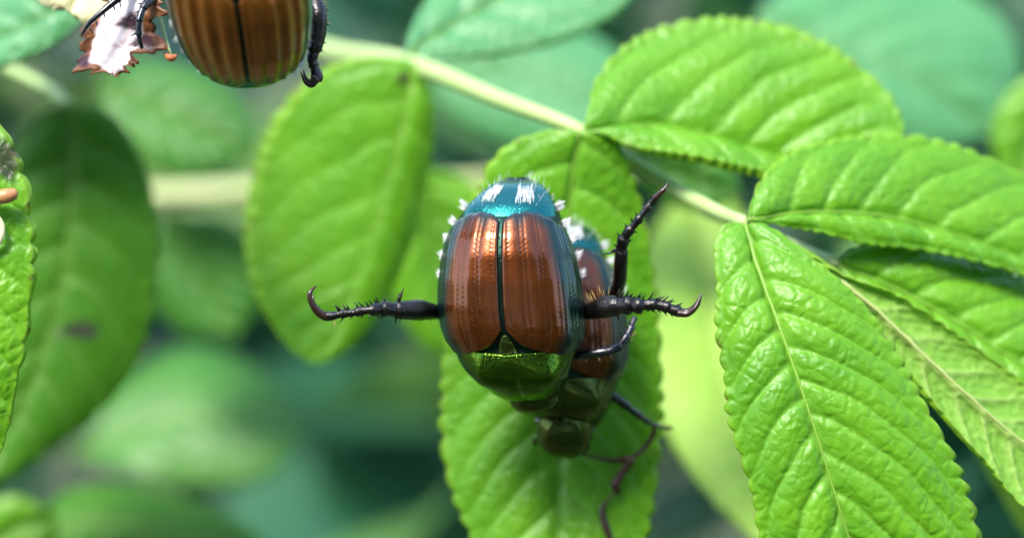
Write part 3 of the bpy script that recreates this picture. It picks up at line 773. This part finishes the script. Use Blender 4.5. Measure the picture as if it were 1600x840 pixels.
        def spike(tpos, ang, length, wd, m_, zt=.2):
            i = int(np.clip(tpos, 0, 1) * (n - 1)); T = P[min(i + 1, n - 1)] - P[max(i - 1, 0)]; T /= np.linalg.norm(T)
            side = np.cross(T, FW); side /= np.linalg.norm(side)
            d = T * math.cos(ang) + side * math.sin(ang) - FW * zt
            st = P[i] + side * math.copysign(R[i] * .7, math.sin(ang))
            m_.add(cone_arrays(st, d, length / PPC, wd / PPC, 5))
        for sp in spines: spike(*sp, mb)
        lg = mb.build('leg', mat or LEG, s.t)
        for cl in claws:
            Pc = spline(VV(cl[0]), 24); mc = Mesh(); mc.add(tube_arrays(Pc, interp_rows(cl[1], 24) / PPC, 10)); mc.build('claw', CLAW, lg)
        if bristles:
            mh = Mesh()
            for (t0, t1, ang, ln, cnt) in bristles:
                for i in range(cnt): spike(r.uniform(t0, t1), ang + r.normal(0, .25), ln * r.uniform(.6, 1.2), .5, mh, r.uniform(-.1, .7))
            mh.build('bristle', hair or GOLD_HAIR, lg)
        return lg

def spine_row(t0, t1, n, ang, ln, wd, seed=0):
    r = np.random.default_rng(seed)
    return [(t0 + (t1 - t0) * (i + .5) / n + r.normal(0, .006), ang + r.normal(0, .12), ln * r.uniform(.7, 1.25), wd) for i in range(n)]

# --- the upper of the two mating beetles
b1 = Beetle('copper and green beetle with outstretched hind legs riding on another beetle', (800, 440), 0.0)
b1.body(); b1.elytra(); b1.pronotum(); b1.pygidium(); b1.tufts(); b1.head()
# hind leg reaching over the hanging leaflet
b1.leg([(722, 500, .42), (700, 491, .36), (680, 487, .25), (655, 484, .16), (625, 484, .10), (598, 482, .06), (587, 483, .04), (580, 484, .02), (568, 485, .02), (552, 488, .02), (535, 490, .02), (520, 493, .02), (508, 494, .02)],
       [6, 8, 12, 17, 14.5, 11.5, 12, 8, 7.5, 7, 7, 7.5, 7],
       claws=[([(512, 495, .02), (498, 488, .01), (487, 473, .0), (484, 458, .0), (494, 446, .01)], [7.5, 6.5, 5, 4, 1]),
              ([(512, 493, .06), (501, 487, .07), (490, 474, .08), (489, 460, .09)], [5, 4.5, 3.5, 1])],
       spines=[(.575, -1.9, 26, 3.5), (.565, -1.5, 17, 3), (.57, 1.4, 14, 2.6), (.55, 1.2, 9, 2)] + spine_row(.62, .95, 6, -2.1 + 3.14 - 2.2, 13, 1.8, 1) + spine_row(.62, .93, 6, .8, 11, 1.6, 2) + spine_row(.64, .95, 5, -.85, 14, 1.7, 3),
       bristles=[(.1, .5, 1.5, 9, 22), (.1, .5, -1.5, 9, 16), (.8, .98, 1.2, 16, 2)], seed=1, seg=(.58, 5))
b1.leg([(880, 496, .42), (905, 491, .34), (922, 486, .22), (945, 479, .12), (968, 477, .07), (988, 476, .04), (998, 477, .02), (1008, 476, .02), (1024, 476, .02), (1040, 479, .02), (1052, 484, .02), (1064, 487, .02)],
       [7, 9, 13, 18, 16, 13, 13, 10, 9, 9, 9.5, 8],
       claws=[([(1060, 487, .02), (1076, 487, .01), (1088, 477, .0), (1097, 458, .0)], [7, 6, 4.5, 1]),
              ([(1060, 489, -.03), (1074, 490, -.04), (1085, 482, -.05), (1092, 470, -.05)], [6, 5, 3.5, 1])],
       spines=[(.60, 1.3, 16, 3), (.62, 1.0, 18, 3), (.59, -1.4, 12, 2.6)] + spine_row(.63, .97, 9, .95, 15, 2.0, 4) + spine_row(.64, .97, 9, .7, 13, 1.8, 14) + spine_row(.63, .97, 8, -.8, 10, 1.8, 5),
       bristles=[(.2, .55, 1.5, 22, 34), (.2, .55, -1.4, 10, 18)], seed=2, seg=(.60, 5))
# middle leg gripping the lower beetle
b1.leg([(868, 560, .35), (895, 556, .30), (925, 552, .27), (950, 548, .26), (968, 540, .27), (982, 520, .30), (992, 495, .34)],
       [5, 7, 7.5, 7, 8.5, 6.5, 4.5], mat=LEG_BLUE, spines=spine_row(.5, .95, 6, 1.0, 9, 1.6, 6) + spine_row(.3, .95, 7, -1.0, 8, 1.5, 26), seed=3, seg=(.66, 3), bristles=[(.1, .9, -1.3, 9, 20)])

# --- the lower beetle
R2 = rot('Z', -2) @ rot('Y', 6) @ rot('X', -7)
b2 = Beetle('dark beetle pinned underneath with its green head down on the leaf', (884, 482), .36, R2, .97)
b2.body(); b2.elytra(); b2.pronotum(HEADM); b2.pygidium(); b2.tufts(); b2.head((14, -192, -94), (48, 48, 42), 8, -6)  # darker pronotum colour stands in for shade beneath the upper beetle
b2.leg([(935, 480, .55), (958, 462, .42), (968, 440, .32), (970, 410, .24), (973, 380, .2), (979, 366, .18), (992, 350, .16), (1005, 333, .15), (1017, 318, .15), (1027, 306, .14)],
       [8, 10, 11, 11, 10, 9, 7, 6.5, 6, 5.5],
       claws=[([(1024, 309, .14), (1034, 299, .13), (1040, 293, .13), (1043, 285, .13)], [5.5, 4.5, 3.2, .8]), ([(1024, 311, .18), (1034, 303, .2), (1041, 298, .2)], [4.5, 3.5, .8])],
       spines=[(.60, 1.9, 24, 3), (.62, 2.1, 14, 2.5), (.62, .9, 12, 2)] + spine_row(.66, .98, 6, .9, 9, 1.6, 7) + spine_row(.66, .98, 5, -.9, 8, 1.6, 8), bristles=[(.2, .6, 1.5, 8, 12)], seed=4, seg=(.6, 5))
b2.leg([(915, 580, .75), (940, 603, .64), (960, 620, .60), (982, 636, .62), (1004, 652, .68), (1020, 662, .74), (1046, 668, .84)],
       [5.5, 6, 7.5, 7, 5.5, 4, 3], mat=LEG_BLUE, seg=(.5, 4), spines=spine_row(.4, .95, 6, -.9, 7, 1.5, 9),
       claws=[([(1040, 667, .80), (1048, 667, .84), (1053, 672, .86)], [3.5, 2.5, .8])], seed=5)
b2.leg([(890, 690, .76), (905, 706, .75), (935, 715, .75), (960, 719, .75), (985, 718, .74), (972, 738, .75), (962, 756, .75), (966, 770, .76)],
       [3, 3, 3, 4.5, 7.5, 6, 8.5, 5], mat=BROWN_LEG, seed=6, claws=[([(964, 766, .76), (950, 780, .75), (941, 794, .75), (944, 815, .74), (955, 845, .72)], [2, 2.5, 6, 6.5, 4])])
b2.leg([(1020, 664, .74), (1022, 676, .78), (1012, 692, .78), (1000, 706, .77), (985, 717, .76)], [3, 4.5, 4.5, 4, 4], mat=BROWN_LEG, seed=7)

# --- the beetle on the flower
R3 = rot('Z', 181) @ rot('X', -40) @ rot('Y', 6)
b3 = Beetle('striped copper beetle clinging head up to a half eaten flower', (362, 70), -.42, R3, .93)
b3.body(); b3.elytra(1.5, ELYTRA_BRIGHTENED, .66); b3.pronotum(); b3.pygidium(False); b3.tufts(); b3.head()
b3.leg([(455, -40, .3), (478, -20, .15), (490, 0, .06), (497, 22, .02), (497, 48, .02), (492, 72, .02), (488, 90, .02), (489, 98, .02), (493, 110, .02), (495, 120, .02), (493, 127, .02)],
       [9, 12, 14, 14, 13.5, 13, 10, 7, 9.5, 10.5, 8], seg=(.80, 2),
       claws=[([(495, 124, -.01), (487, 133, -.02), (477, 128, -.02), (470, 112, -.02)], [6, 4.5, 2.8, .7]), ([(492, 121, -.05), (484, 127, -.06), (477, 120, -.06), (474, 108, -.06)], [4.5, 3.4, 2.2, .7])],
       spines=[(.66, -.4, 30, 2.6), (.62, -.6, 24, 2.6), (.55, 1.2, 10, 2), (.45, 1.2, 10, 2)] + spine_row(.25, .8, 11, 1.0, 9, 1.4, 10), bristles=[(.1, .95, 1.3, 11, 40)], seed=8)
b3.leg([(470, 20, .35), (468, 50, .2), (462, 75, .12), (452, 88, .1), (462, 96, .08)], [12, 11, 9, 7, 3], seed=9)
b3.leg([(270, -60, .3), (235, -40, .2), (205, -18, .15), (180, 2, .12), (158, 20, .1), (140, 36, .1), (128, 54, .12)], [9, 8.5, 7, 5.5, 4.5, 4, 2.5], mat=LEG_BLUE,
       spines=spine_row(.4, .95, 7, 1.0, 12, 1.8, 11), seed=10)
b3.leg([(260, -10, .2), (240, -2, .12), (226, 10, .08), (218, 30, .06), (217, 55, .06), (222, 76, .08)], [8, 7.5, 7, 6, 5, 2.5], mat=LEG_BLUE, seg=(.5, 3), spines=spine_row(.4, .95, 6, -1.0, 11, 1.8, 12), seed=11)

# ------------------------------------------------------------------ the eaten flower
def petal_mat(name, c, brown):
    mt, nt, bs, out = new_mat(name)
    e = attr(nt, 'edge'); n1 = noise(nt, 11, 4)
    f = node(nt, 'ShaderNodeMapRange'); f.inputs[1].default_value = .42; f.inputs[2].default_value = .60
    nt.links.new(mathn(nt, 'ADD', mathn(nt, 'MULTIPLY', e, brown), mathn(nt, 'MULTIPLY', n1, .78)), f.inputs[0])
    br = mixc(nt, noise(nt, 18, 3), (.05, .012, .012), (.30, .12, .04))
    cc = mixc(nt, noise(nt, 5, 3), c, tuple(x * .85 for x in c))
    cc = mixc(nt, f.outputs[0], cc, br)
    cc = mixc(nt, attr(nt, 'blotch'), cc, (.045, .012, .022))
    nt.links.new(cc, bs.inputs['Base Color']); bs.inputs['Roughness'].default_value = .5
    tr = node(nt, 'ShaderNodeBsdfTranslucent'); nt.links.new(cc, tr.inputs[0])
    ms = node(nt, 'ShaderNodeMixShader'); ms.inputs[0].default_value = .3
    nt.links.new(bs.outputs[0], ms.inputs[1]); nt.links.new(tr.outputs[0], ms.inputs[2]); nt.links.new(ms.outputs[0], out.inputs['Surface'])
    return mt
PETAL = petal_mat('white_petal_browned', (.78, .70, .74), 1.05)
CREAM = petal_mat('cream_petal', (.66, .64, .38), .05)
fl = thing('rose_flower', V(190, -90, .2), 'half eaten white rose flower with brown chewed petal edges', 'flower')
PET = dict(teeth=7, tooth=0., edge_w=.16, vein_gap=.12, quilt=.003, rug=.002, groove=.001, midrib=False, thick=.008, puff=.004, curl=.01, nu=110, nv=90)
p1 = blade('petal', [(205, -80, .2), (195, -20, .2), (188, 40, .2), (175, 118, .22)], [(205, -80, .2), (160, -50, .26), (152, 20, .28), (122, 70, .3), (118, 104, .3), (150, 108, .26), (175, 118, .22)],
           [(205, -80, .2), (250, -50, .16), (246, 20, .14), (244, 70, .16), (222, 86, .18), (205, 110, .2), (175, 118, .22)], fl, top=PETAL, under=PETAL, arch=.0, ripple=.03, jag=.085, blotch=((203, 34, .16, 24, 16), (224, 66, .16, 22, 16), (128, 96, .28, 14, 12)), seed=31, **PET)
p1['label'] = 'white petal with ragged brown edge'
p2 = blade('petal', [(185, -90, .5), (150, -40, .5), (120, 0, .5), (110, 20, .5)], [(185, -90, .5), (90, -80, .6), (45, -20, .6), (70, 10, .55), (110, 20, .5)],
           [(185, -90, .5), (240, -30, .45), (225, 30, .45), (190, 48, .45), (140, 46, .48), (110, 20, .5)], fl, top=CREAM, under=CREAM, arch=.05, jag=.03, seed=32, **PET)
p2['label'] = 'cream petal'
for k, (x, y) in enumerate(((267, 88),)):
    mb = Mesh(); mb.add(tube_arrays(spline(VV([(246 + k * 8, 10, .3), (256 + k * 4, 50, .26), (x, y, .2)]), 16), np.full(16, 2.5 / PPC), 7)); st = mb.build('stamen', RACHIS, fl)
    mb = Mesh(); mb.add(tube_arrays(spline(VV([(x - 9, y - 4, .2), (x, y + 3, .18), (x + 9, y - 1, .2)]), 14), interp_rows([2, 5, 6, 5, 2], 14) / PPC, 10))
    mb.build('anther', plain('orange_anther', (.32, .09, .025), .6), st)
stalk('flower_stalk', [(190, -90, .25), (150, -260, .9), (60, -600, 2.5)], [.09, .07, .08], RACHIS, fl)

# ------------------------------------------------------------------ small things on the wrinkled leaf
mb = Mesh(); mb.add(tube_arrays(spline(VV([(-30, 300, -.06), (-8, 308, -.07), (10, 306, -.07), (24, 302, -.06)]), 24), interp_rows([10, 11, 11, 12, 9], 24) / PPC, 12))
o = mb.build('dry_stalk', plain('dry_brown_stalk', (.30, .13, .045), .5, c2=(.42, .20, .08), nscale=12, bump=.4))
tag(o, 'short dry brown stalk lying on the wrinkled leaf', 'stalk')
mb = Mesh(); mb.add(tube_arrays(spline(VV([(-34, 330, -.05), (-12, 334, -.06), (2, 352, -.06), (0, 374, -.06), (-16, 392, -.05), (-36, 396, -.04)]), 40), interp_rows([5, 5, 5.5, 5, 5, 3], 40) / PPC, 10))
o = mb.build('curled_tendril', plain('pale_dry_tendril', (.55, .50, .26), .5, c2=(.62, .55, .36), nscale=9))
tag(o, 'pale curled dry thread on the wrinkled leaf', 'thread')
